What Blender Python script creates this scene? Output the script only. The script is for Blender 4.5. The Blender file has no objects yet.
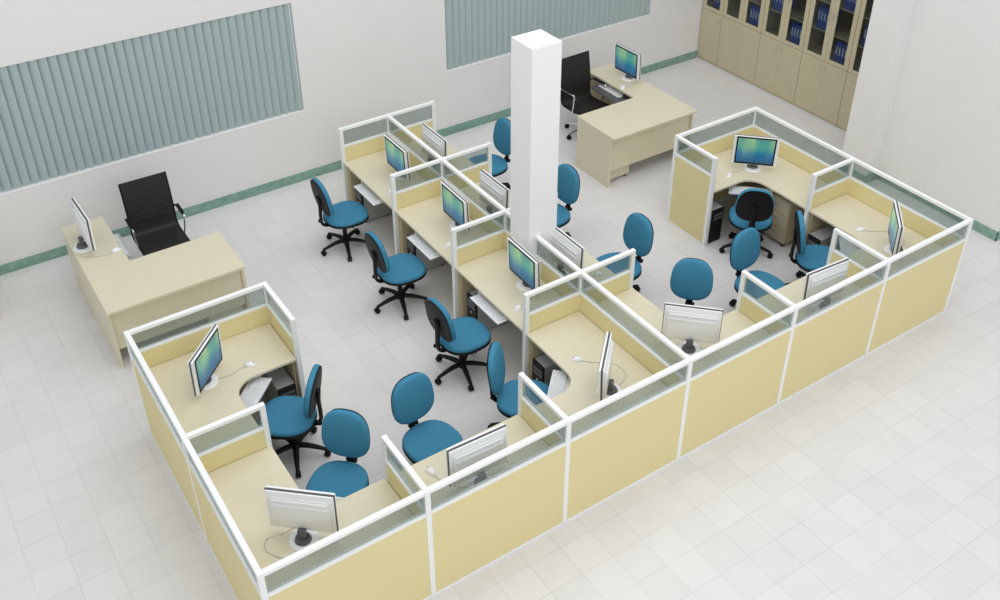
import bpy, bmesh, math, random
from mathutils import Vector, Matrix
random.seed(7)
S = bpy.context.scene
col = S.collection
R = math.radians
PI = math.pi

# ------------------------------------------------------------ camera, light, exposure
cam_d = bpy.data.cameras.new('camera'); cam = bpy.data.objects.new('camera', cam_d); col.objects.link(cam)
cam.location = (-1.0390, -4.4787, 6.8523)
cam.rotation_euler = (0.990407, 0.0021237, -0.587733)
cam_d.sensor_width = 36; cam_d.lens = 36.2565
cam_d.shift_x = -0.0008; cam_d.shift_y = -0.08335
cam_d.clip_end = 100
S.camera = cam
W = bpy.data.worlds.new('world'); S.world = W; W.use_nodes = True
bg = W.node_tree.nodes['Background']; bg.inputs[0].default_value = (0.95, 0.97, 1, 1); bg.inputs[1].default_value = 0.72

def area(name, loc, target, sx, sy, power, color=(1, 1, 1)):
    d = bpy.data.lights.new(name, 'AREA'); d.shape = 'RECTANGLE'; d.size = sx; d.size_y = sy; d.energy = power; d.color = color
    o = bpy.data.objects.new(name, d); col.objects.link(o); o.location = loc
    o.rotation_euler = (Vector(target) - Vector(loc)).to_track_quat('-Z', 'Y').to_euler()
    return o
area('overhead_light', (4.0, 1.5, 8.5), (4.0, 2.2, 0), 9, 7, 290, (1, 0.99, 0.98))
area('front_light', (1.0, -7.5, 7.0), (4.5, 1.0, 0.5), 6, 4, 200, (1, 0.985, 0.97))
S.view_settings.view_transform = 'Standard'; S.view_settings.look = 'None'
S.view_settings.gamma = 1; S.view_settings.use_curve_mapping = False
S.view_settings.exposure = 0.0

# ------------------------------------------------------------ materials
def mat(name, color, rough=0.5, metal=0.0, noise=0.0, nscale=20, bump=0.0, spec=0.5, coat=0):
    m = bpy.data.materials.new(name); m.use_nodes = True
    nt = m.node_tree; b = nt.nodes['Principled BSDF']
    b.inputs['Roughness'].default_value = rough; b.inputs['Metallic'].default_value = metal
    b.inputs['Specular IOR Level'].default_value = spec
    b.inputs['Base Color'].default_value = (*color, 1)
    if noise or bump:
        tc = nt.nodes.new('ShaderNodeTexCoord'); n = nt.nodes.new('ShaderNodeTexNoise')
        n.inputs['Scale'].default_value = nscale; n.inputs['Detail'].default_value = 4
        nt.links.new(tc.outputs['Object'], n.inputs['Vector'])
        if noise:
            mx = nt.nodes.new('ShaderNodeMix'); mx.data_type = 'RGBA'
            mx.inputs[6].default_value = (*[c * (1 - noise) for c in color], 1)
            mx.inputs[7].default_value = (*[min(1, c * (1 + noise)) for c in color], 1)
            nt.links.new(n.outputs['Fac'], mx.inputs[0]); nt.links.new(mx.outputs[2], b.inputs['Base Color'])
        if bump:
            bp = nt.nodes.new('ShaderNodeBump'); bp.inputs['Strength'].default_value = bump; bp.inputs['Distance'].default_value = 0.002
            nt.links.new(n.outputs['Fac'], bp.inputs['Height']); nt.links.new(bp.outputs[0], b.inputs['Normal'])
    return m

M = dict(
    wall=mat('wall_paint', (0.82, 0.81, 0.80), 0.75, noise=0.02, nscale=3),
    column=mat('column_paint', (0.93, 0.93, 0.94), 0.6, noise=0.01, nscale=3),
    base=mat('green_marble', (0.22, 0.38, 0.31), 0.3, noise=0.45, nscale=14),
    white=mat('white_metal', (0.92, 0.93, 0.92), 0.35, noise=0.01),
    fabric=mat('yellow_fabric', (0.80, 0.70, 0.38), 0.85, noise=0.06, nscale=180, bump=0.2),
    laminate=mat('maple_laminate', (0.74, 0.68, 0.51), 0.35, noise=0.04, nscale=14),
    lam_edge=mat('maple_edge', (0.62, 0.54, 0.36), 0.45, noise=0.04, nscale=14),
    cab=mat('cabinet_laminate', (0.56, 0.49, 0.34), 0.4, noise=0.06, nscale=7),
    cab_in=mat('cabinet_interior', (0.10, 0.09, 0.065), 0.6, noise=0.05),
    blue=mat('blue_upholstery', (0.055, 0.24, 0.385), 0.9, noise=0.12, nscale=160, bump=0.4, spec=0.25),
    black=mat('black_plastic', (0.007, 0.007, 0.008), 0.55, noise=0.05, spec=0.25),
    mesh=mat('black_mesh', (0.016, 0.014, 0.013), 0.6, noise=0.2, nscale=120, bump=0.4),
    chrome=mat('chrome', (0.75, 0.76, 0.78), 0.18, 1.0, noise=0.01),
    grey=mat('grey_plastic', (0.10, 0.10, 0.11), 0.4, noise=0.04),
    silver=mat('silver_plastic', (0.45, 0.46, 0.47), 0.4, noise=0.03),
    shell=mat('white_plastic', (0.88, 0.89, 0.90), 0.3, noise=0.01),
    keys=mat('key_plastic', (0.70, 0.72, 0.73), 0.5, noise=0.02),
    slat=mat('blind_fabric', (0.40, 0.495, 0.495), 0.8, noise=0.05, nscale=60),
    binder=mat('blue_binder', (0.02, 0.09, 0.50), 0.4, noise=0.1),
    label=mat('binder_label', (0.70, 0.80, 0.95), 0.6, noise=0.05),
    cable=mat('grey_cable', (0.42, 0.42, 0.40), 0.6, noise=0.02),
)

def glass_mat(name, tint, gloss=0.06):
    m = bpy.data.materials.new(name); m.use_nodes = True; nt = m.node_tree
    for n in list(nt.nodes): nt.nodes.remove(n)
    out = nt.nodes.new('ShaderNodeOutputMaterial'); t = nt.nodes.new('ShaderNodeBsdfTransparent'); g = nt.nodes.new('ShaderNodeBsdfGlossy')
    d = nt.nodes.new('ShaderNodeBsdfDiffuse'); d.inputs[0].default_value = (0.44, 0.50, 0.50, 1)
    t.inputs[0].default_value = (*tint, 1); g.inputs['Roughness'].default_value = 0.08
    lw = nt.nodes.new('ShaderNodeLayerWeight'); lw.inputs[0].default_value = 0.5
    pw = nt.nodes.new('ShaderNodeMath'); pw.operation = 'POWER'; pw.inputs[1].default_value = 4; nt.links.new(lw.outputs['Facing'], pw.inputs[0])
    fr = nt.nodes.new('ShaderNodeMath'); fr.operation = 'MULTIPLY_ADD'; fr.inputs[1].default_value = 0.35; fr.inputs[2].default_value = 0.03; nt.links.new(pw.outputs[0], fr.inputs[0])
    m1 = nt.nodes.new('ShaderNodeMixShader'); m2 = nt.nodes.new('ShaderNodeMixShader')
    m1.inputs[0].default_value = gloss
    nt.links.new(t.outputs[0], m1.inputs[1]); nt.links.new(d.outputs[0], m1.inputs[2])
    nt.links.new(fr.outputs[0], m2.inputs[0]); nt.links.new(m1.outputs[0], m2.inputs[1]); nt.links.new(g.outputs[0], m2.inputs[2])
    nt.links.new(m2.outputs[0], out.inputs[0])
    return m
M['glass'] = glass_mat('partition_glass', (0.74, 0.785, 0.77), 0.12)
M['cabglass'] = glass_mat('cabinet_glass', (0.70, 0.73, 0.73), 0.0)
M['winglass'] = glass_mat('window_glass', (0.92, 0.95, 0.95), 0.02)

def floor_mat():
    m = bpy.data.materials.new('floor_tiles'); m.use_nodes = True; nt = m.node_tree; b = nt.nodes['Principled BSDF']
    N = nt.nodes.new; L = nt.links.new
    tc = N('ShaderNodeTexCoord'); sp = N('ShaderNodeSeparateXYZ'); L(tc.outputs['Object'], sp.inputs[0])
    T = 0.3085
    def math_(op, a, b_=None):
        n = N('ShaderNodeMath'); n.operation = op
        for i, v in enumerate((a, b_)):
            if v is None: continue
            if isinstance(v, (int, float)): n.inputs[i].default_value = v
            else: L(v, n.inputs[i])
        return n.outputs[0]
    lines = []; cells = []
    for axis, ph in ((0, 2.69), (1, 1.96)):
        u = math_('DIVIDE', math_('SUBTRACT', sp.outputs[axis], ph), T)
        f = math_('SUBTRACT', u, math_('FLOOR', u)); cells.append(math_('FLOOR', u))
        d = math_('MINIMUM', f, math_('SUBTRACT', 1.0, f))
        mr = N('ShaderNodeMapRange'); mr.inputs[1].default_value = 0.006; mr.inputs[2].default_value = 0.022
        mr.inputs[3].default_value = 1; mr.inputs[4].default_value = 0; L(d, mr.inputs[0]); lines.append(mr.outputs[0])
    ln = math_('MAXIMUM', *lines)
    cb = N('ShaderNodeCombineXYZ'); L(cells[0], cb.inputs[0]); L(cells[1], cb.inputs[1])
    wn = N('ShaderNodeTexWhiteNoise'); wn.noise_dimensions = '3D'; L(cb.outputs[0], wn.inputs[0])
    ns = N('ShaderNodeTexNoise'); ns.inputs['Scale'].default_value = 5; ns.inputs['Detail'].default_value = 5; L(tc.outputs['Object'], ns.inputs['Vector'])
    n2 = N('ShaderNodeTexNoise'); n2.inputs['Scale'].default_value = 1.4; L(tc.outputs['Object'], n2.inputs['Vector'])
    v = math_('ADD', math_('MULTIPLY', wn.outputs[0], 0.035), math_('MULTIPLY', ns.outputs['Fac'], 0.06))
    v = math_('ADD', v, 0.70)
    g = math_('MULTIPLY', math_('MULTIPLY', ln, n2.outputs['Fac']), 0.15)
    v = math_('SUBTRACT', v, g)
    cc = N('ShaderNodeCombineColor'); L(v, cc.inputs[0]); L(math_('MULTIPLY', v, 0.99), cc.inputs[1]); L(math_('MULTIPLY', v, 0.985), cc.inputs[2])
    L(cc.outputs[0], b.inputs['Base Color']); b.inputs['Roughness'].default_value = 0.32; b.inputs['Specular IOR Level'].default_value = 0.35
    return m
M['floor'] = floor_mat()

def screen_mat():
    m = bpy.data.materials.new('screen_wallpaper'); m.use_nodes = True; nt = m.node_tree; b = nt.nodes['Principled BSDF']
    N = nt.nodes.new; L = nt.links.new
    tc = N('ShaderNodeTexCoord'); sp = N('ShaderNodeSeparateXYZ'); L(tc.outputs['Generated'], sp.inputs[0])
    r = N('ShaderNodeValToRGB'); L(sp.outputs[2], r.inputs[0])
    e = r.color_ramp.elements; e[0].position = 0.0; e[0].color = (0.004, 0.10, 0.24, 1); e[1].position = 1; e[1].color = (0.10, 0.36, 0.33, 1)
    k = e.new(0.35); k.color = (0.012, 0.20, 0.40, 1); k = e.new(0.7); k.color = (0.10, 0.46, 0.36, 1)
    mp = N('ShaderNodeMapping'); L(tc.outputs['Generated'], mp.inputs[0]); mp.inputs['Scale'].default_value = (0, 4, 0.6); mp.inputs['Rotation'].default_value = (0.12, 0, 0)
    n = N('ShaderNodeTexNoise'); n.inputs['Scale'].default_value = 1.0; n.inputs['Detail'].default_value = 2; L(mp.outputs[0], n.inputs['Vector'])
    mr = N('ShaderNodeMapRange'); mr.inputs[1].default_value = 0.42; mr.inputs[2].default_value = 0.80; L(n.outputs['Fac'], mr.inputs[0])
    mu = N('ShaderNodeMath'); mu.operation = 'MULTIPLY'; L(mr.outputs[0], mu.inputs[0]); L(sp.outputs[2], mu.inputs[1])
    mx = N('ShaderNodeMix'); mx.data_type = 'RGBA'; L(mu.outputs[0], mx.inputs[0]); L(r.outputs[0], mx.inputs[6]); mx.inputs[7].default_value = (0.50, 0.75, 0.32, 1)
    b.inputs['Base Color'].default_value = (0.01, 0.02, 0.03, 1); b.inputs['Roughness'].default_value = 0.25
    L(mx.outputs[2], b.inputs['Emission Color']); b.inputs['Emission Strength'].default_value = 0.66
    return m
M['screen'] = screen_mat()

# ------------------------------------------------------------ mesh helpers
def box(bm, x0, x1, y0, y1, z0, z1, bev=0.0, seg=2, mx=None):
    t = bmesh.new()
    bmesh.ops.create_cube(t, size=1)
    for v in t.verts:
        v.co = Vector((x0 + (v.co.x + .5) * (x1 - x0), y0 + (v.co.y + .5) * (y1 - y0), z0 + (v.co.z + .5) * (z1 - z0)))
    if bev: bmesh.ops.bevel(t, geom=list(t.edges), offset=bev, segments=seg, profile=0.5, affect='EDGES')
    add(bm, t, mx)
def add(bm, t, mx=None):
    if mx is not None: bmesh.ops.transform(t, matrix=mx, verts=list(t.verts))
    me = bpy.data.meshes.new('tmp'); t.to_mesh(me); t.free(); bm.from_mesh(me); bpy.data.meshes.remove(me)
def cyl(bm, p0, p1, r0, r1=None, n=20, bev=0):
    p0, p1 = Vector(p0), Vector(p1); r1 = r0 if r1 is None else r1
    t = bmesh.new(); bmesh.ops.create_cone(t, cap_ends=True, segments=n, radius1=r0, radius2=r1, depth=(p1 - p0).length)
    if bev: bmesh.ops.bevel(t, geom=[e for e in t.edges if abs(e.verts[0].co.z - e.verts[1].co.z) < 1e-6], offset=bev, segments=2, affect='EDGES')
    q = (p1 - p0).to_track_quat('Z', 'Y').to_matrix().to_4x4()
    add(bm, t, Matrix.Translation((p0 + p1) / 2) @ q)
def tube(bm, pts, r, n=8, flat=1.0):
    """sweep a round (or flattened) section along pts; r may be a list"""
    pts = [Vector(p) for p in pts]; rings = []; up = Vector((0, 0, 1)); prev = None
    for i, p in enumerate(pts):
        d = (pts[min(i + 1, len(pts) - 1)] - pts[max(i - 1, 0)]).normalized()
        a = prev - d * prev.dot(d) if prev is not None else (up.cross(d) if abs(d.z) < .95 else Vector((0, 1, 0)).cross(d))
        a.normalize(); b = d.cross(a).normalized(); prev = a
        rr = r[i] if isinstance(r, (list, tuple)) else r
        rings.append([bm.verts.new(p + a * math.cos(2 * PI * k / n) * rr + b * math.sin(2 * PI * k / n) * rr * flat) for k in range(n)])
    for A, B in zip(rings, rings[1:]):
        for k in range(n): bm.faces.new((A[k], A[(k + 1) % n], B[(k + 1) % n], B[k]))
    bm.faces.new(rings[0][::-1]); bm.faces.new(rings[-1])
def smooth_path(pts, n=6):
    P = [Vector(p) for p in pts]; P = [P[0]] + P + [P[-1]]; out = []
    for i in range(1, len(P) - 2):
        for k in range(n):
            t = k / n; a, b, c, d = P[i - 1:i + 3]
            out.append(.5 * ((2 * b) + (c - a) * t + (2 * a - 5 * b + 4 * c - d) * t * t + (3 * b - a - 3 * c + d) * t ** 3))
    out.append(P[-2]); return out
def prism(bm, poly, z0, z1, bev=0.0):
    t = bmesh.new(); vs = [t.verts.new((x, y, z0)) for x, y in poly]; f = t.faces.new(vs)
    if f.normal.z > 0: f.normal_flip()
    f.normal_update()
    g = bmesh.ops.extrude_face_region(t, geom=[f]); 
    for v in g['geom']:
        if isinstance(v, bmesh.types.BMVert): v.co.z = z1
    bmesh.ops.recalc_face_normals(t, faces=list(t.faces))
    if bev:
        bmesh.ops.bevel(t, geom=[e for e in t.edges if abs(e.verts[0].co.z - e.verts[1].co.z) < 1e-6], offset=bev, segments=1, affect='EDGES')
    add(bm, t)
def obj(name, bm, m, parent=None, smooth=False, loc=None):
    bmesh.ops.recalc_face_normals(bm, faces=list(bm.faces))
    me = bpy.data.meshes.new(name); bm.to_mesh(me); bm.free()
    me.materials.append(M[m] if isinstance(m, str) else m)
    if smooth:
        for p in me.polygons: p.use_smooth = True
        try: me.set_sharp_from_angle(angle=R(40))
        except Exception: pass
    o = bpy.data.objects.new(name, me); col.objects.link(o)
    if parent is not None: o.parent = parent
    if loc is not None: o.location = loc
    return o
def bx(name, dims, m, parent=None, bev=0.002):
    b = bmesh.new(); box(b, *dims, bev=bev); return obj(name, b, m, parent)
def tag(o, label, cat, group=None, kind=None):
    if label: o['label'] = label
    if cat: o['category'] = cat
    if group: o['group'] = group
    if kind: o['kind'] = kind
    return o
def thing(name, label, cat, loc=(0, 0, 0), rz=0, group=None):
    o = bpy.data.objects.new(name, None); col.objects.link(o); o.empty_display_size = 0.1
    o.location = loc; o.rotation_euler = (0, 0, rz)
    return tag(o, label, cat, group)
def struct(name, bm, m):
    o = obj(name, bm, m); o['kind'] = 'structure'; return o
def dup(root, label, loc, rz, group=None):
    r = root.copy(); col.objects.link(r); r.location = loc; r.rotation_euler = (0, 0, rz); r['label'] = label
    if group: r['group'] = group
    for ch in list(root.children):
        c = ch.copy(); col.objects.link(c); c.parent = r
        for g in list(ch.children):
            d = g.copy(); col.objects.link(d); d.parent = c
    return r

# ------------------------------------------------------------ layout constants (metres)
A, B, C, D = 1.2806, 1.4967, 1.2821, 0.632   # bay width, deep bay, spine bay, divider length
H = 1.2; HT = 0.0225                          # partition height, half thickness
X3 = 3 * A
WY = 6.40                                     # window wall
DZ = 0.75                                     # desk height
CX0, CX1, CY0, CY1 = 3.745, 4.075, 2.215, 2.55  # column

# ------------------------------------------------------------ room shell
b = bmesh.new(); box(b, -6, 14, -8, WY + 0.2, -0.1, 0); struct('floor', b, 'floor')
WH = 3.22
wins = [(-1.6, 3.2, 0.99, 2.42), (5.31, 8.94, 0.975, 2.42)]
b = bmesh.new()
xs = [-6, wins[0][0], wins[0][1], wins[1][0], wins[1][1], 10.6]
for i in (0, 2, 4): box(b, xs[i], xs[i + 1], WY, WY + 0.22, 0, WH)
for x0, x1, z0, z1 in wins:
    box(b, x0, x1, WY, WY + 0.22, 0, z0); box(b, x0, x1, WY, WY + 0.22, z1, WH)
struct('wall_back', b, 'wall')
b = bmesh.new(); box(b, 10.43, 10.6, 2.66, WY, 0, WH); struct('wall_right', b, 'wall')
b = bmesh.new(); box(b, 9.36, 14, 0.5, 2.66, 0, WH); struct('wall_side', b, 'wall')
b = bmesh.new(); box(b, 9.1, 9.36, 2.24, 2.66, 0, WH, bev=0.004); struct('wall_pier', b, 'wall')
def baseboard(name, dims):
    b = bmesh.new(); box(b, *dims, bev=0.004); struct(name, b, 'base')
BH = 0.125
baseboard('baseboard_back', (-6, 10.02, WY - 0.015, WY, 0, BH))
baseboard('baseboard_side', (9.345, 9.36, 0.485, 2.24, 0, BH))
baseboard('baseboard_corner', (9.345, 14, 0.485, 0.5, 0, BH))
baseboard('baseboard_pier', (9.085, 9.10, 2.225, 2.66, 0, BH))
baseboard('baseboard_pier_front', (9.10, 9.345, 2.225, 2.24, 0, BH))
# windows: frame, pane, sill
for i, (x0, x1, z0, z1) in enumerate(wins):
    b = bmesh.new(); y0, y1 = WY + 0.13, WY + 0.17; w = 0.05
    box(b, x0, x1, y0, y1, z0, z0 + w); box(b, x0, x1, y0, y1, z1 - w, z1)
    n = 4
    for k in range(n + 1):
        x = x0 + (x1 - x0 - w) * k / n; box(b, x, x + w, y0, y1, z0 + w, z1 - w)
    fr = struct('window_%d' % (i + 1), b, 'white')
    b = bmesh.new(); box(b, x0 + w, x1 - w, WY + 0.147, WY + 0.153, z0 + w, z1 - w); obj('pane', b, 'winglass', fr)
    b = bmesh.new(); box(b, x0, x1, WY - 0.004, WY + 0.13, z0 - 0.012, z0 + 0.002, bev=0.002); obj('sill', b, 'white', fr)
    # vertical blind
    t = thing('vertical_blind', ['grey-green vertical slat blind over the wide left window', 'grey-green vertical slat blind over the right window behind the white column'][i], 'blind', ((x0 + x1) / 2, WY + 0.036, z0), 0)
    b = bmesh.new(); hw = (x1 - x0) / 2 - 0.004; box(b, -hw, hw, 0.032, 0.07, z1 - z0 - 0.045, z1 - z0 - 0.002, bev=0.003); obj('headrail', b, 'slat', t)
    b = bmesh.new(); n = round((x1 - x0) / 0.101); hh = z1 - z0 - 0.006
    for k in range(n):
        x = -hw + 0.055 + (2 * hw - 0.11) * k / (n - 1)
        prof = []
        for q in range(7):
            u = (q / 6 - .5) * 0.118; dd = 0.017 * math.cos(PI * q / 6 - PI / 2)
            ang = R(-24); prof.append(Vector((u * math.cos(ang) + dd * math.sin(ang), u * math.sin(ang) - dd * math.cos(ang), 0)))
        lo = [b.verts.new(p + Vector((x, 0, 0.02))) for p in prof]; hi = [b.verts.new(p + Vector((x, 0, hh))) for p in prof]
        lo2 = [b.verts.new(p + Vector((x, 0.0015, 0.02))) for p in prof]; hi2 = [b.verts.new(p + Vector((x, 0.0015, hh))) for p in prof]
        for q in range(6):
            b.faces.new((lo[q], lo[q + 1], hi[q + 1], hi[q])); b.faces.new((lo2[q + 1], lo2[q], hi2[q], hi2[q + 1]))
            b.faces.new((lo[q + 1], lo[q], lo2[q], lo2[q + 1])); b.faces.new((hi[q], hi[q + 1], hi2[q + 1], hi2[q]))
        for q in (0, 6):
            b.faces.new((lo[q], hi[q], hi2[q], lo2[q]))
    obj('slats', b, 'slat', t, smooth=True)
    b = bmesh.new(); tube(b, [(hw - 0.03, -0.040, hh), (hw - 0.03, -0.040, 0.35)], 0.003, 6); obj('pull_cord', b, 'white', t)
b = bmesh.new(); box(b, CX0, CX1, CY0, CY1, 0, 3.22, bev=0.004)
tag(obj('column', b, 'column'), 'square white column rising through the middle of the desk partitions', 'column')

# ------------------------------------------------------------ partitions
posts_done = set()
def panel(x0, y0, x1, y1, label, group='white framed cubicle partition panels', cut0=0, cut1=0, nopost=()):
    """a panel between two nodes; cutN = shorten that end (column), nopost = node indexes without a post"""
    d = Vector((x1 - x0, y1 - y0, 0)); L = d.length; rz = math.atan2(d.y, d.x)
    t = thing('partition_panel', label, 'partition', (x0, y0, 0), rz, group)
    a = HT + 0.0005 if not cut0 else cut0; e = L - HT - 0.0005 if not cut1 else L - cut1
    h = HT - 0.001
    bx('top_rail', (a, e, -h, h, H - 0.036, H - 0.001), 'white', t, 0.003)
    bx('middle_rail', (a, e, -h, h, 0.944, 0.970), 'white', t, 0.002)
    bx('bottom_rail', (a, e, -h, h, 0.0, 0.03), 'white', t, 0.002)
    bx('fabric_panel', (a, e, -h + 0.002, h - 0.002, 0.031, 0.943), 'fabric', t, 0.002)
    bx('glass_pane', (a, e, -0.003, 0.003, 0.971, H - 0.037), 'glass', t, 0)
    for k, (px, lx, py) in enumerate(((x0, 0, y0), (x1, L, y1))):
        key = (round(px, 2), round(py, 2))
        if key in posts_done or k in nopost: continue
        posts_done.add(key)
        bx('post', (lx - HT, lx + HT, -HT, HT, 0, H), 'white', t, 0.003)
    return t
fr_l = ['leftmost front row panel, at the front left corner', 'second front row panel from the left',
        'third front row panel from the left, whole yellow face in view', 'fourth front row panel from the left, right of the middle partition', 'fifth front row panel from the left, second from the right end', 'rightmost front row panel, ending at the outer right corner']
for i in range(6): panel(i * A, 0, (i + 1) * A, 0, 'yellow and glass ' + fr_l[i])
panel(0, 0, 0, B, 'outer left side panel nearest the camera, yellow fabric under glass')
panel(0, B, 0, 2 * B, 'outer left side panel nearer the left executive desk, yellow fabric under glass')
panel(0, 2 * B, A, 2 * B, 'back panel of the left corner cubicle, directly in front of the left executive desk')
panel(A, 2 * B, A, 2 * B - D, 'short return panel closing the back left cubicle beside the aisle')
panel(0, B, D, B, 'short divider between the two corner cubicles on the left side')
panel(A, 0, A, D, 'short divider right of the front left corner cubicle')
panel(2 * A, 0, 2 * A, D, 'short divider between the second and third front cubicles from the left')
panel(X3, 0, X3, B, 'long middle partition panel joining the front row')
panel(X3, B, X3, B + C, 'middle partition panel on the near side of the white column', cut1=B + C - CY0 + 0.001, nopost=(1,))
panel(X3, B + C, X3, B + 2 * C, 'middle partition panel just beyond the white column')
tt = panel(X3, CY1 + 0.002, X3, B + C, 'narrow piece of middle partition squeezed against the far side of the white column', cut0=0.001, nopost=(0,))
panel(X3, B + 2 * C, X3, B + 3 * C, 'middle partition panel nearest the window wall')
dl = ['divider left of the middle partition between the white column desk and a corner desk', 'divider between the second and third workstations left of the middle partition', 'divider between the first and second workstations left of the middle partition', 'left end panel of the middle row nearest the window wall']
dr = ['near divider right of the middle partition, beside the white column and a blue chair', 'divider right of the middle partition hidden behind the white column', 'divider right of the middle partition between the two farthest monitors seen from behind', 'right end panel of the middle row nearest the window wall']
for i in range(4):
    panel(X3, B + i * C, X3 - D, B + i * C, dl[i]); panel(X3, B + i * C, X3 + D, B + i * C, dr[i])
panel(4 * A, 0, 4 * A, D, 'short divider left of the fifth front cubicle, right of the back of a wide monitor')
panel(5 * A, 0, 5 * A, D, 'short divider left of the front right corner cubicle')
panel(6 * A, 0, 6 * A, B, 'outer right side panel running from the front right corner')
panel(6 * A, B, 6 * A, 2 * B, 'outer right side panel nearest the binder cabinets')
panel(6 * A, 2 * B, 5 * A, 2 * B, 'back panel of the right corner cubicle, beside the right executive desk')
panel(5 * A, 2 * B, 5 * A, 2 * B - D, 'short yellow return panel by the back right cubicle, visible down to the floor')
panel(6 * A, B, 6 * A - D, B, 'short divider between the two right corner cubicles')

# ------------------------------------------------------------ desks
G0 = HT + 0.002; DD = 0.645; TH = 0.028
def slab(name, poly, parent, z1=DZ, th=TH):
    b = bmesh.new(); prism(b, poly, z1 - th, z1, 0.003); return obj(name, b, 'laminate', parent)
def tray_at(parent, cx, cy, ang, w=0.50, d=0.19, arms=True):
    """keyboard tray under the worktop; ang = direction pointing from monitor to user"""
    mx = Matrix.Translation((cx, cy, 0)) @ Matrix.Rotation(ang, 4, 'Z')
    b = bmesh.new(); box(b, -d / 2, d / 2, -w / 2, w / 2, 0.63, 0.645, 0.003, mx=mx)
    box(b, d / 2 - 0.012, d / 2, -w / 2, w / 2, 0.645, 0.652, 0.002, mx=mx)
    for s in (-1, 1): box(b, -d / 2 - 0.12, d / 2 - 0.1, s * (w / 2 - 0.01) - 0.008, s * (w / 2 - 0.01) + 0.008, 0.645, DZ - TH - 0.001, mx=mx)
    obj('keyboard_tray', b, 'shell', parent)
def corner_desk(cx, cy, sx, sy, label, tray=True):
    """L-shaped worktop filling the corner (cx,cy), legs along sx*x and sy*y"""
    t = thing('corner_desk', label, 'desk', (cx, cy, 0), 0, 'curved corner desks in the cubicles')
    r = 0.20; P = [(G0, G0), (A - G0, G0), (A - G0, DD), (DD + r, DD)]
    for k in range(1, 9):
        a = -PI / 2 - k * PI / 16; P.append((DD + r + r * math.cos(a), DD + r + r * math.sin(a)))
    P += [(DD, B - G0), (G0, B - G0)]
    # notched user corner
    P = [(x * sx, y * sy) for x, y in P]
    slab('worktop', P, t)
    def sbx(name, x0, x1, y0, y1, z0, z1, m='lam_edge'):
        X = sorted((x0 * sx, x1 * sx)); Y = sorted((y0 * sy, y1 * sy)); bx(name, (*X, *Y, z0, z1), m, t, 0.002)
    sbx('support_panel', A - G0 - 0.02, A - G0 - 0.001, G0 + 0.01, DD - 0.06, 0, DZ - TH)
    sbx('support_panel', G0 + 0.01, DD - 0.06, B - G0 - 0.02, B - G0 - 0.001, 0, DZ - TH)
    sbx('support_panel', G0 + 0.01, G0 + 0.03, G0 + 0.01, G0 + 0.30, 0, DZ - TH)
    if tray: tray_at(t, 0.76 * sx, 0.76 * sy, math.atan2(sy, sx))
    return t
def straight_desk(x0, x1, y0, y1, label, notch=None, side=None, tray=None, group='straight desks in the cubicles'):
    t = thing('straight_desk', label, 'desk', (x0, y0, 0), 0, group)
    P = notch or [(x0, y0), (x1, y0), (x1, y1), (x0, y1)]
    slab('worktop', [(x - x0, y - y0) for x, y in P], t)
    if side == 'y':    # supports at the two y ends
        for ya in (y0 + 0.001, y1 - 0.02):
            bx('support_panel', (0.06, x1 - x0 - 0.06, ya - y0, ya - y0 + 0.019, 0, DZ - TH), 'lam_edge', t)
    else:
        for xa in (x0 + 0.001, x1 - 0.02):
            bx('support_panel', (xa - x0, xa - x0 + 0.019, 0.02, y1 - y0 - 0.06, 0, DZ - TH), 'lam_edge', t)
    if tray: tray_at(t, tray[0] - x0, tray[1] - y0, tray[2])
    return t
corner_desk(0, 2 * B, 1, -1, 'beige corner desk inside the back left cubicle, in front of the left executive desk')
corner_desk(0, 0, 1, 1, 'beige corner desk in the front left corner cubicle at the bottom of the picture')
corner_desk(X3, 0, -1, 1, 'beige corner desk left of the long middle partition, near the front row', )
corner_desk(X3, 0, 1, 1, 'beige corner desk right of the long middle partition, near the front row')
corner_desk(6 * A, 0, -1, 1, 'beige corner desk in the front right corner cubicle')
corner_desk(6 * A, 2 * B, -1, -1, 'beige corner desk in the back right cubicle nearest the binder cabinets')
straight_desk(A + G0, 2 * A - G0, G0, DD, 'beige straight desk in the second front cubicle from the left')
straight_desk(4 * A + G0, 5 * A - G0, G0, DD, 'beige straight desk in the fifth front cubicle from the left')
rows = [B + 2 * C, B + C, B]     # lower y of the three spine bays, from the window
CY = [4.672, 3.39, 2.10]
ln = ['nearest the window wall', 'in the middle', 'beside the white column']
for k, y in enumerate(rows):
    xa, xb = X3 - DD, X3 - G0; ya, yb = y + G0, y + C - G0; notch = None
    if k == 2: notch = [(xa, ya), (xb, ya), (xb, CY0 - 0.002), (CX0 - 0.002, CY0 - 0.002), (CX0 - 0.002, CY1 + 0.002), (xb, CY1 + 0.002), (xb, yb), (xa, yb)]
    straight_desk(xa, xb, ya, yb, 'beige straight desk left of the middle partition, ' + ln[k], notch, 'y', (xa + 0.02, CY[k], PI))
    xa, xb = X3 + G0, X3 + DD; notch = None
    if k == 2: notch = [(xa, ya), (xb, ya), (xb, yb), (xa, yb), (xa, CY1 + 0.002), (CX1 + 0.002, CY1 + 0.002), (CX1 + 0.002, CY0 - 0.002), (xa, CY0 - 0.002)]
    straight_desk(xa, xb, ya, yb, 'beige straight desk right of the middle partition, ' + ln[k], notch, 'y')

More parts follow.
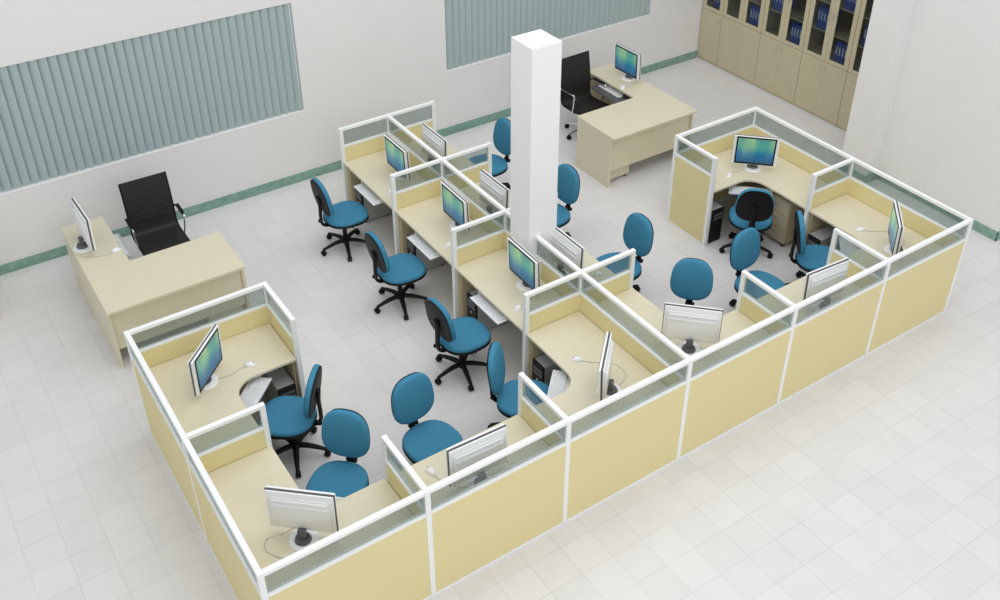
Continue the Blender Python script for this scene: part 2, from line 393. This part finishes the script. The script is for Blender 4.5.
# executive desks. local: origin at the front outer corner on the return side, x runs along the front, y to the user
def exec_desk(label, loc, flip, tray='silver', ret=True):
    s = -1 if flip else 1
    t = thing('executive_desk', label, 'desk', loc, 0, 'l-shaped executive desks')
    def X(a, c): return tuple(sorted((a * s, c * s)))
    def q(name, x0, x1, y0, y1, z0, z1, m='laminate', par=t, bev=0.002): return bx(name, (*X(x0, x1), y0, y1, z0, z1), m, par, bev)
    P = [(0, 0), (1.41, 0), (1.41, 0.765)] + ([(0.445, 0.765), (0.445, 1.785), (0, 1.785)] if ret else [(0, 0.765)])
    b = bmesh.new(); prism(b, [(x * s, y) for x, y in P], DZ - 0.032, DZ, 0.003); obj('worktop', b, 'laminate', t)
    zt = DZ - 0.033
    q('end_panel', 1.375, 1.405, 0.06, 0.755, 0, zt)
    q('end_panel', 0.005, 0.035, 0.06, 1.775 if ret else 0.755, 0, zt)
    if ret: q('end_panel', 0.036, 0.43, 1.745, 1.773, 0, zt)
    q('modesty_panel', 0.036, 1.374, 0.09, 0.112, 0.22, zt)
    p = q('pedestal', 0.98, 1.362, 0.16, 0.62, 0.04, 0.58 if flip else 0.66, 'laminate')
    for k in range(3):
        z0 = 0.06 + k * 0.165
        q('drawer', 0.99, 1.352, 0.621, 0.635, z0, z0 + 0.155, 'laminate', p)
    b = bmesh.new()
    for k in range(3):
        z = 0.06 + k * 0.165 + 0.11; tube(b, [((1.11) * s, 0.636, z), (1.11 * s, 0.655, z), (1.23 * s, 0.655, z), (1.23 * s, 0.636, z)], 0.004, 6)
    obj('drawer_handles', b, 'chrome', p)
    b = bmesh.new()
    for dx in (1.02, 1.32):
        for dy in (0.2, 0.58): cyl(b, (dx * s, dy, 0), (dx * s, dy, 0.039), 0.02)
    obj('casters', b, 'black', p)
    if not ret: return t
    b = bmesh.new(); x0, x1 = X(0.31, 0.60 if flip else 0.53); box(b, x0, x1, 0.90 if flip else 1.0, 1.52, 0.625, 0.64, 0.003)
    for yy in (1.005, 1.503): box(b, *X(0.30, 0.43), yy, yy + 0.012, 0.64, DZ - 0.033)
    obj('keyboard_tray', b, tray, t)
    return t
exec_desk('l-shaped beige executive desk at the left, black chair behind it, above the left cubicles', (0.005, 3.965, 0), False)
exec_desk('l-shaped beige executive desk between the white column and the binder cabinets', (7.675, 3.95, 0), True, 'grey')
exec_desk('beige desk by the window wall, its foot just entering the picture at the left edge', (-2.235, 5.48, 0), False, ret=False)

# mobile drawer unit under the back right corner desk
t = thing('drawer_pedestal', 'beige mobile drawer unit under the back right corner desk', 'drawer unit', (7.12, 1.80, 0), 0)
bx('cabinet_body', (0.015, 0.46, 0, 0.40, 0.05, 0.62), 'cab', t, 0.004)
for k in range(3):
    d = bx('drawer', (0.0, 0.014, 0.008, 0.392, 0.07 + k * 0.18, 0.24 + k * 0.18), 'cab', t, 0.003)
    b = bmesh.new(); z = 0.19 + k * 0.18; tube(b, [(0, 0.14, z), (-0.018, 0.14, z), (-0.018, 0.26, z), (0, 0.26, z)], 0.004, 6); obj('handle', b, 'chrome', d)
b = bmesh.new()
for x in (0.05, 0.42):
    for y in (0.04, 0.36): cyl(b, (x, y - 0.012, 0.025), (x, y + 0.012, 0.025), 0.025); box(b, x - .012, x + .012, y - .015, y + .015, 0.03, 0.05)
obj('casters', b, 'black', t)

# ------------------------------------------------------------ monitors (local: screen faces +x, origin under the panel's front)
def monitor(label, loc, rz):
    t = thing('computer_monitor', label, 'monitor', loc, rz, 'white flat computer monitors')
    w, z0, h = 0.26, 0.080, 0.375
    tl = Matrix.Translation((0, 0, z0)) @ Matrix.Rotation(R(2), 4, 'Y')
    b = bmesh.new(); box(b, -0.016, 0.004, -w, w, 0, h, 0.003, mx=tl); obj('front_frame', b, 'shell', t)
    b = bmesh.new(); box(b, 0.003, 0.008, -w + 0.032, w - 0.032, 0.006, h - 0.006, 0.002, mx=tl); obj('bezel', b, 'black', t)
    b = bmesh.new(); box(b, 0, 0.0015, -w + 0.050, w - 0.050, 0.030, h - 0.024)
    s = obj('screen', b, 'screen', t); s.matrix_local = tl @ Matrix.Translation((0.0078, 0, 0))
    b = bmesh.new(); box(b, -0.030, -0.0165, -w - 0.002, w + 0.002, -0.002, h + 0.002, 0.002, mx=tl); obj('dark_rim', b, 'grey', t)
    b = bmesh.new()   # back shell in steps with ridges
    box(b, -0.046, -0.0305, -w + 0.004, w - 0.004, 0.004, h - 0.004, 0.006, mx=tl)
    box(b, -0.058, -0.044, -w + 0.03, w - 0.03, 0.03, h - 0.05, 0.010, mx=tl)
    for k in range(2):
        box(b, -0.066, -0.054, -w + 0.05, w - 0.05, h - 0.095 - k * 0.05, h - 0.072 - k * 0.05, 0.005, mx=tl)
    obj('back_shell', b, 'shell', t, smooth=True)
    b = bmesh.new(); box(b, -0.098, -0.062, -0.032, 0.032, 0.02, 0.125, 0.008)
    box(b, -0.09, -0.050, -0.028, 0.028, 0.09, 0.12, 0.006)
    cyl(b, (-0.075, 0, 0.014), (-0.075, 0, 0.045), 0.066, 0.052, 28, 0.004); obj('stand_neck', b, 'grey', t, smooth=True)
    b = bmesh.new(); cyl(b, (-0.065, 0, 0), (-0.065, 0, 0.014), 0.115, 0.106, 40, 0.003); obj('stand_base', b, 'shell', t, smooth=True)
    return t
m45 = [('white monitor with screen showing, in the back left cubicle beside the outer left panel', .51, 2 * B - .53, -45),
       ('white monitor seen from behind in the front left corner cubicle, cable looped beside its base', .515, .497, 48),
       ('white monitor seen almost edge-on, left of the long middle partition', X3 - .535, .475, 134),
       ('white monitor with dark round stand seen from behind, right of the long middle partition', X3 + .51, .50, 45),
       ('white monitor with a narrow view of its screen, in the front right corner cubicle', 6 * A - .535, .475, 134),
       ('white monitor facing the camera in the back right corner cubicle', 6 * A - .54, 2 * B - .55, -135)]
mst = [('white monitor seen from behind on the straight desk in the second front cubicle', 1.86, .235, 88),
       ('white monitor seen from behind on the straight desk in the fifth front cubicle', 5.83, .25, 86),
       ('white monitor showing its screen left of the middle partition, nearest the window wall', 3.575, 4.66, 180),
       ('white monitor showing its screen left of the middle partition, second from the window wall', 3.578, 3.375, 179),
       ('white monitor showing its screen left of the middle partition, in front of the white column', 3.578, 2.085, 179),
       ('white monitor back seen over the middle partition, nearest the window wall', 4.085, 4.63, 0),
       ('white monitor back seen over the middle partition, just left of the white column', 4.08, 3.34, 0),
       ('white monitor back seen right of the white column foot', 4.08, 2.03, 0),
       ('white monitor seen from the side on the left executive desk', .19, 5.25, 2),
       ('white monitor with screen showing on the right executive desk', 7.497, 5.219, 181)]
mp = None
for lb, x, y, a in m45 + mst:
    if mp is None: mp = monitor(lb, (x, y, DZ), R(a))
    else: dup(mp, lb, (x, y, DZ), R(a))

# ------------------------------------------------------------ keyboards, mice, computer towers
def keyboard(label, loc, rz):      # long side along y, user on +x
    t = thing('keyboard', label, 'keyboard', loc, rz, 'white keyboards on the trays')
    b = bmesh.new(); box(b, -0.070, 0.070, -0.225, 0.225, 0, 0.018, 0.005); obj('case', b, 'shell', t, smooth=True)
    b = bmesh.new()
    for r_ in range(5):
        for c in range(19):
            if c in (14,): continue
            x = -0.050 + r_ * 0.025; y = -0.207 + c * 0.0228
            if r_ == 4 and 4 <= c <= 8: continue
            box(b, x - 0.0098, x + 0.0098, y - 0.009, y + 0.009, 0.018, 0.024)
    box(b, 0.0402, 0.0598, -0.207 + 4 * 0.0228 - 0.009, -0.207 + 8 * 0.0228 + 0.009, 0.018, 0.024)
    box(b, -0.064, 0.064, -0.22, 0.22, 0.0175, 0.0195); obj('keys', b, 'keys', t)
    return t
kb = [('white keyboard on the slanted tray of the back left cubicle', .775, 2 * B - .775, -45), ('white keyboard on the hidden tray of the front left corner cubicle', .77, .77, 45),
      ('white keyboard on the slanted tray left of the long middle partition', X3 - .78, .80, 135), 
      ('white keyboard on the slanted tray of the front right corner cubicle', 6 * A - .78, .80, 135), ('white keyboard behind a black chair back in the back right cubicle', 6 * A - .79, 2 * B - .79, -135)]
for k in range(3): kb.append(('white keyboard on the sliding tray left of the middle partition, ' + ln[k], X3 - DD + 0.020, CY[k], 180))
kb += [('white keyboard on the tray of the left executive desk', .43, 5.225, 0), ('white keyboard on the tray of the right executive desk', 7.25, 5.20, 180)]
kp = None
for lb, x, y, a in kb:
    z = 0.6405 if 'executive' in lb else 0.6455
    if kp is None: kp = keyboard(lb, (x, y, z), R(a))
    else: dup(kp, lb, (x, y, z), R(a))

def mouse(label, loc, rz, cable):
    t = thing('computer_mouse', label, 'mouse', (*loc, DZ), rz, 'white mice on the desks')
    b = bmesh.new(); bmesh.ops.create_uvsphere(b, u_segments=20, v_segments=12, radius=1)
    for v in b.verts:
        v.co = Vector((v.co.x * 0.055, v.co.y * 0.031 * (1 - .12 * v.co.x), max(0, v.co.z) * 0.032 * (1 + .15 * v.co.x) + 0.001))
    obj('body', b, 'shell', t, smooth=True)
    b = bmesh.new(); box(b, -0.04, -0.022, -0.003, 0.003, 0.02, 0.027, 0.001); obj('scroll_wheel', b, 'grey', t)
    inv = Matrix.Rotation(-rz, 3, 'Z')
    P = [inv @ Vector((x - loc[0], y - loc[1], 0.003)) for x, y in cable]
    b = bmesh.new(); tube(b, smooth_path([(-0.052, 0, 0.008)] + P, 8), 0.0022, 6); obj('cable', b, 'cable', t, smooth=True)
    return t
c0 = 2 * B
mouse('white mouse beside the screen in the back left cubicle', (.875, 2.50), R(150), [(.78, 2.50), (.70, 2.47), (.58, 2.48), (.44, 2.52)])
mouse('white mouse left of the monitor in the second front cubicle', (1.59, .494), R(-80), [(1.60, .40), (1.66, .28), (1.74, .20), (1.82, .18)])
mouse('white mouse left of the long middle partition, before the edge-on monitor', (3.369, .913), R(-40), [(3.43, .84), (3.52, .76), (3.62, .66), (3.60, .50), (3.45, .43)])
mouse('white mouse in the front right corner cubicle, left of the monitor', (7.19, .889), R(-40), [(7.27, .80), (7.36, .74), (7.44, .62), (7.40, .48), (7.27, .42)])
mouse('white mouse on the back right corner desk, left of the monitor', (6.823, 2.503), R(15), [(6.92, 2.53), (7.0, 2.52), (7.06, 2.50)])
for k in range(3):
    y = CY[k] - 0.275
    mouse('white mouse on the desk left of the middle partition, ' + ln[k], (3.345, y), R(20), [(3.42, y + .03), (3.50, y + .04), (3.58, y + .10)])
mouse('white mouse on the desk to the right of the white column foot', (4.34, 1.825), R(170), [(4.26, 1.84), (4.18, 1.88), (4.14, 1.95)])
mouse('white mouse on the left executive desk, below the monitor', (.39, 4.99), R(190), [(.30, 4.96), (.20, 4.98), (.08, 5.04), (.05, 5.14)])
mouse('white mouse on the right executive desk, beside the monitor base', (7.28, 5.02), R(20), [(7.36, 5.02), (7.42, 5.0), (7.52, 5.06)])
def loose_cable(label, pts):
    b = bmesh.new(); tube(b, smooth_path([(x, y, z) for x, y, z in pts], 8), 0.0026, 6)
    tag(obj('power_cable', b, 'cable', None, True), label, 'cable')
loose_cable('thin grey cable looping on the desk of the front left corner cubicle', [(.44, .50, .86), (.36, .58, .757), (.24, .60, .7535), (.20, .50, .7535), (.27, .38, .7535), (.33, .34, .7535)])
loose_cable('thin grey cable looping on the desk right of the long middle partition', [(4.30, .56, .86), (4.22, .66, .757), (4.06, .66, .7535), (4.02, .50, .7535), (4.10, .40, .7535), (4.18, .37, .7535)])

def tower(label, loc, rz):     # front faces +x
    t = thing('computer_tower', label, 'computer', loc, rz, 'computer towers under the desks')
    b = bmesh.new(); box(b, -0.40, -0.012, -0.085, 0.085, 0.015, 0.46, 0.006); obj('case', b, 'silver', t)
    b = bmesh.new(); box(b, -0.012, 0.01, -0.087, 0.087, 0.012, 0.463, 0.006); obj('front_panel', b, 'black', t)
    b = bmesh.new()
    for k in range(2): box(b, 0.010, 0.013, -0.07, 0.07, 0.37 - k * 0.05, 0.405 - k * 0.05, 0.001)
    obj('drive_bay', b, 'grey', t)
    b = bmesh.new(); cyl(b, (0.010, 0.0, 0.27), (0.014, 0.0, 0.27), 0.012); obj('power_button', b, 'chrome', t)
    b = bmesh.new()
    for x in (-0.36, -0.04):
        for y in (-0.06, 0.06): cyl(b, (x, y, 0), (x, y, 0.0149), 0.015)
    obj('feet', b, 'black', t)
    return t
tw = [('black computer tower under the desk left of the middle partition, nearest the window wall', 3.27, 5.115, 180),
      ('black computer tower under the desk left of the middle partition, second from the window', 3.27, 3.83, 180),
      ('black computer tower under the desk left of the middle partition, beside the column bay', 3.27, 2.55, 180),
      ('black and silver computer tower under the corner desk left of the long middle partition', 3.245, 1.33, 180),
      ('black and silver computer tower under the front right corner desk', 7.04, 1.33, 180),
      ('black and silver computer tower under the back right corner desk, beside the yellow return panel', 6.56, 2.36, -90),
      ('black and silver computer tower under the back left corner desk', 1.13, 2.36, -90)]
tp = None
for lb, x, y, a in tw:
    if tp is None: tp = tower(lb, (x, y, 0), R(a))
    else: dup(tp, lb, (x, y, 0), R(a))

# ------------------------------------------------------------ task chairs (face +x, origin on the floor under the gas lift)
def cushion(name, outline, thick, dome, m, parent, mx, inset=0.03):
    """soft pad: outline polygon (u,v) in the pad plane, thickness along w"""
    n = len(outline); b = bmesh.new(); rings = []
    def ring(s, w): return [b.verts.new(mx @ Vector((u * s, v * s, w))) for u, v in outline]
    prof = [(0.90, 0.0), (0.965, 0.004), (1.0, thick * .30), (1.0, thick * .55), (0.975, thick * .82), (0.92, thick * .97), (0.8, thick + dome * .35), (0.55, thick + dome * .75), (0.28, thick + dome * .95)]
    for s, w in prof: rings.append(ring(s, w))
    for P, Q in zip(rings, rings[1:]):
        for k in range(n): b.faces.new((P[k], P[(k + 1) % n], Q[(k + 1) % n], Q[k]))
    b.faces.new(rings[0][::-1]); c = b.verts.new(mx @ Vector((0, 0, thick + dome)))
    for k in range(n): b.faces.new((rings[-1][k], rings[-1][(k + 1) % n], c))
    return obj(name, b, m, parent, smooth=True)
def squircle(a, b_, p, n=44, skew=0.0):
    out = []
    for k in range(n):
        t = 2 * PI * k / n; c, s = math.cos(t), math.sin(t)
        u = math.copysign(abs(c) ** (2 / p), c) * a; v = math.copysign(abs(s) ** (2 / p), s) * b_
        out.append((u, v * (1 + skew * u / a)))
    return out
def star_base(t, m_leg, rad=0.29, rot=0.0, up=0.0):
    b = bmesh.new(); cyl(b, (0, 0, 0.075), (0, 0, 0.135), 0.042, 0.034, 24, 0.004); obj('base_hub', b, m_leg, t, smooth=True)
    for k in range(5):
        a = PI + k * 2 * PI / 5 + rot; c, s = math.cos(a), math.sin(a)
        b = bmesh.new()
        tube(b, [(c * .03, s * .03, .112), (c * .12, s * .12, .112), (c * .21, s * .21, .095), (c * rad, s * rad, .076)], [.030, .027, .023, .018], 10, 0.8)
        l = obj('leg', b, m_leg, t, smooth=True)
        b = bmesh.new(); px, py = -s, c
        for w in (-1, 1):
            o = Vector((c * rad + px * .014 * w, s * rad + py * .014 * w, .0295)); dv = Vector((px, py, 0)) * .0095
            cyl(b, o - dv, o + dv, 0.0292, n=20, bev=0.002)
        cyl(b, (c * rad, s * rad, .03), (c * rad, s * rad, .078), 0.008)
        tube(b, [(c * rad - c * .02, s * rad - s * .02, .05), (c * rad, s * rad, .058), (c * rad + c * .02, s * rad + s * .02, .046)], [.014, .02, .012], 8)
        obj('caster', b, 'black', l, smooth=True)
def task_chair(label, loc, rz):
    t = thing('office_chair', label, 'chair', loc, rz, 'blue office chairs at the cubicles')
    star_base(t, 'black')
    b = bmesh.new(); cyl(b, (0, 0, .13), (0, 0, .30), 0.026, n=20); cyl(b, (0, 0, .29), (0, 0, .40), 0.016, n=16); obj('gas_lift', b, 'black', t, smooth=True)
    seat = squircle(0.25, 0.245, 2.5, skew=0.05)
    b = bmesh.new(); box(b, -0.12, 0.10, -0.08, 0.08, 0.385, 0.418, 0.008)
    tube(b, [(0.02, -0.06, .395), (0.02, -0.17, .39), (0.02, -0.22, .385)], .006, 8); obj('mechanism', b, 'black', t, smooth=True)
    cushion('seat_shell', [(u * 1.01, v * 1.01) for u, v in seat], 0.028, 0.0, 'black', t, Matrix.Translation((0.03, 0, .412)))
    cushion('seat', seat, 0.052, 0.012, 'blue', t, Matrix.Translation((0.03, 0, .437)))
    # backrest: taller than wide, slightly egg shaped, local u up, v sideways
    bk = squircle(0.228, 0.210, 2.6, skew=-0.07)
    mx = Matrix.Translation((-0.255, 0, .785)) @ Matrix.Rotation(R(-9), 4, 'Y') @ Matrix(((0, 0, 1, 0), (0, -1, 0, 0), (1, 0, 0, 0), (0, 0, 0, 1)))
    cushion('backrest', bk, 0.056, 0.012, 'blue', t, mx)
    mx2 = mx @ Matrix.Translation((0, 0, -0.012))
    cushion('back_shell', [(u * 0.98, v * 0.96) for u, v in bk], 0.016, 0.0, 'black', t, mx2)
    b = bmesh.new()
    P = smooth_path([(-0.08, 0, .40), (-0.20, 0, .395), (-0.262, 0, .43), (-0.275, 0, .52), (-0.272, 0, .66), (-0.285, 0, .80)], 6)
    tube(b, P, [0.034] * len(P), 10, 0.5); obj('back_bar', b, 'black', t, smooth=True)
    b = bmesh.new(); cyl(b, (-0.268, -0.038, .45), (-0.268, 0.038, .45), 0.016, n=16); cyl(b, (-0.268, 0.038, .45), (-0.268, 0.055, .45), 0.024, n=16); obj('adjuster_knob', b, 'black', t, smooth=True)
    return t
tc = [('blue office chair left of the middle partition, nearest the window wall', 2.855, 4.695, 0),
      ('blue office chair left of the middle partition, second from the window wall', 2.872, 3.39, 0),
      ('blue office chair left of the middle partition, third from the window wall', 2.845, 2.08, 4),
      ('blue office chair turned side-on, partly behind the divider of the third front cubicle', 2.845, 1.035, -44),
      ('blue office chair facing the camera at the second front cubicle', 1.89, 1.045, -84),
      ('blue office chair facing the camera in the front left corner cubicle', 1.03, 1.06, 223),
      ('blue office chair in the back left cubicle, side-on with its black back towards the aisle', 1.01, 1.985, 141),
      ('blue office chair just left of the white column, farthest from the camera', 4.897, 4.724, 180),
      ('blue office chair half hidden by the right edge of the white column', 4.86, 3.37, 182),
      ('blue office chair right of the white column behind a short divider', 4.876, 2.12, 180),
      ('blue office chair with round back facing the camera, right of the long middle partition', 4.864, 1.046, 223),
      ('blue office chair at the straight desk in the fifth front cubicle', 5.87, 1.055, -88),
      ('blue office chair in the front right corner cubicle, seen from the side', 6.75, 1.037, -40),
      ('blue office chair with black back to the camera, tucked in the back right cubicle', 6.732, 2.008, 45)]
cp = None
for lb, x, y, a in tc:
    if cp is None: cp = task_chair(lb, (x, y, 0), R(a))
    else: dup(cp, lb, (x, y, 0), R(a))

# ------------------------------------------------------------ executive chairs (face +x)
def exec_chair(label, loc, rz):
    t = thing('executive_chair', label, 'chair', loc, rz, 'black executive chairs behind the large desks')
    star_base(t, 'chrome', 0.29, R(20))
    b = bmesh.new(); cyl(b, (0, 0, .13), (0, 0, .38), 0.022, n=20); obj('gas_lift', b, 'chrome', t, smooth=True)
    b = bmesh.new(); box(b, -0.12, 0.12, -0.10, 0.10, 0.372, 0.41, 0.008); box(b, -.03, .03, -.25, .25, .395, .412, .004); obj('mechanism', b, 'chrome', t)
    side = smooth_path([(0.25, 0, .435), (0.22, 0, .452), (0.0, 0, .435), (-0.17, 0, .44), (-0.225, 0, .50), (-0.24, 0, .70), (-0.265, 0, .90), (-0.30, 0, 1.09)], 6)
    b = bmesh.new(); w = 0.245
    def strip(P, off, w):
        rows_ = []
        for i, p in enumerate(P):
            d = (P[min(i + 1, len(P) - 1)] - P[max(i - 1, 0)]).normalized(); nrm = Vector((d.z, 0, -d.x)) * (-1)
            rows_.append((p + nrm * off, d))
        return rows_
    front = strip(side, 0.010, w); back = strip(side, -0.010, w); vs = []
    for (pf, _), (pb, _) in zip(front, back):
        vs.append([b.verts.new((pf.x, -w, pf.z)), b.verts.new((pf.x, w, pf.z)), b.verts.new((pb.x, w, pb.z)), b.verts.new((pb.x, -w, pb.z))])
    for P, Q in zip(vs, vs[1:]):
        for k in range(4): b.faces.new((P[k], P[(k + 1) % 4], Q[(k + 1) % 4], Q[k]))
    b.faces.new(vs[0]); b.faces.new(vs[-1][::-1]); obj('sling_seat_and_back', b, 'mesh', t, smooth=True)
    for s in (-1, 1):
        b = bmesh.new(); tube(b, [(p.x, s * (w + .008), p.z) for p in side], 0.012, 8); obj('side_rail', b, 'black', t, smooth=True)
    b = bmesh.new()
    for k in range(1, 8):
        p = side[24 + 2 * k] if 24 + 2 * k < len(side) else side[-1]
        tube(b, [(p.x + .008, -w + .01, p.z), (p.x + .008, w - .01, p.z)], 0.005, 6)
    obj('back_ribs', b, 'mesh', t, smooth=True)
    for s in (-1, 1):
        b = bmesh.new(); P = smooth_path([(-0.24, s * .258, .66), (-0.20, s * .275, .695), (0.02, s * .282, .70), (0.08, s * .282, .68), (0.065, s * .275, .56), (0.03, s * .258, .43)], 6)
        tube(b, P, 0.012, 8, 1.0); a = obj('armrest', b, 'chrome', t, smooth=True)
        b = bmesh.new(); box(b, -0.18, 0.04, s * .282 - .022, s * .282 + .022, .708, .724, .006); obj('arm_pad', b, 'black', a, smooth=True)
    return t
exec_chair('black high-backed chair with chrome arms behind the left executive desk', (0.945, 5.41, 0), R(-91))
exec_chair('black high-backed chair with chrome arms beside the white column at the right executive desk', (6.925, 5.36, 0), R(-88))

# ------------------------------------------------------------ binder cabinets
BX = 10.03; BD = 0.40; BT = 2.46
def cabinet(y0, y1, label):
    """front at local x=0 facing -x, depth +x"""
    n = 2 if y1 - y0 > 0.5 else 1
    t = thing('binder_cabinet', label, 'cabinet', (BX, y0, 0), 0, 'beige binder cabinets along the right wall'); w = y1 - y0 - 0.003
    b = bmesh.new()
    box(b, 0.02, BD, 0, 0.018, 0, BT); box(b, 0.02, BD, w - 0.018, w, 0, BT)
    box(b, 0.02, BD, 0.018, w - 0.018, 0, 0.06); box(b, 0.02, BD, 0.018, w - 0.018, 0.86, 0.885); box(b, 0.02, BD, 0.018, w - 0.018, BT - 0.02, BT)
    obj('carcass', b, 'cab', t)
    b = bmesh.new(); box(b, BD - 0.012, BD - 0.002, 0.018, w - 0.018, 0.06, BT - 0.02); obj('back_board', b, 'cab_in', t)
    for z in (1.275, 1.685, 2.09):
        b = bmesh.new(); box(b, 0.035, BD - 0.012, 0.019, w - 0.019, z - 0.018, z); obj('shelf', b, 'cab', t)
    dw = w / n
    for k in range(n):
        a = k * dw + (0.002 if k == 0 else 0.0007); c = (k + 1) * dw - (0.002 if k == n - 1 else 0.0007)
        d = bx('lower_door', (0, 0.0195, a, c, 0.035, 0.862), 'cab', t, 0.0025)
        hy = c - 0.05 if k == 0 and n == 2 else a + 0.05
        b = bmesh.new(); tube(b, [(0, hy, .80), (-.02, hy, .80), (-.02, hy, .72), (0, hy, .72)], .005, 6); obj('handle', b, 'chrome', d)
        st = 0.072; z0, z1 = 0.868, BT - 0.004
        b = bmesh.new(); box(b, 0, 0.0195, a, a + st, z0, z1, 0.002); box(b, 0, 0.0195, c - st, c, z0, z1, 0.002)
        box(b, 0, 0.0195, a + st, c - st, z0, 0.925, 0.002); box(b, 0, 0.0195, a + st, c - st, z1 - .06, z1, 0.002)
        g = obj('glass_door', b, 'cab', t)
        b = bmesh.new(); box(b, 0.008, 0.012, a + st - .003, c - st + .003, 0.922, z1 - .057); obj('glass_pane', b, 'cabglass', g)
        b = bmesh.new(); hy2 = c - 0.03 if k == 0 and n == 2 else a + 0.03; tube(b, [(0, hy2, 1.60), (-.02, hy2, 1.60), (-.02, hy2, 1.48), (0, hy2, 1.48)], .005, 6); obj('handle', b, 'chrome', g)
    return t
seams = [2.685, 3.50, 4.315, 5.13, 5.945, 6.385]
cl = ['beige binder cabinet partly hidden by the wall pier, nearest the camera', 'second beige binder cabinet from the wall pier', 'beige binder cabinet in the middle of the row along the right wall', 'second beige binder cabinet from the window wall', 'narrow half-width beige binder cabinet in the corner by the window wall']
for i in range(5): cabinet(seams[i], seams[i + 1], cl[i])
def binder(label, loc, h=0.31):
    t = thing('ring_binder', label, 'binder', loc, 0, 'blue ring binders in the glass cabinets')
    b = bmesh.new(); box(b, 0, 0.25, -0.024, 0.024, 0, h, 0.004); obj('cover', b, 'binder', t)
    b = bmesh.new(); box(b, -0.0015, 0.0005, -0.011, 0.011, 0.13, 0.25); obj('spine_label', b, 'label', t)
    b = bmesh.new(); cyl(b, (-0.0015, 0, 0.05), (0.0005, 0, 0.05), 0.009, n=14); obj('finger_hole', b, 'chrome', t)
    return t
# (centre of the glass door in y, shelf height, count, words)
panes = {1: 6.135, 2: 5.726, 3: 5.33, 4: 4.925, 5: 4.51, 6: 4.09, 7: 3.69, 8: 3.29, 9: 2.88}
shelf = {0: 0.886, 1: 1.276, 2: 1.686}
words = {0: 'bottom', 1: 'middle', 2: 'upper'}
ords = {1: 'first', 2: 'second', 3: 'third', 4: 'fourth', 5: 'fifth', 6: 'sixth', 7: 'seventh', 8: 'eighth', 9: 'ninth'}
bp = None
for pn, sh, n in ((1, 0, 3), (3, 0, 4), (4, 1, 4), (5, 0, 4), (6, 1, 4), (7, 0, 4), (7, 2, 4), (8, 1, 4), (8, 2, 3), (5, 2, 3), (3, 2, 3), (2, 1, 3)):
    for k in range(n):
        y = panes[pn] - 0.075 + k * 0.052
        lb = 'blue ring binder, %s shelf behind the %s glass door from the window wall' % (words[sh], ords[pn])
        loc = (BX + 0.045, y, shelf[sh])
        if bp is None: bp = binder(lb, loc)
        else: dup(bp, lb, loc, 0)
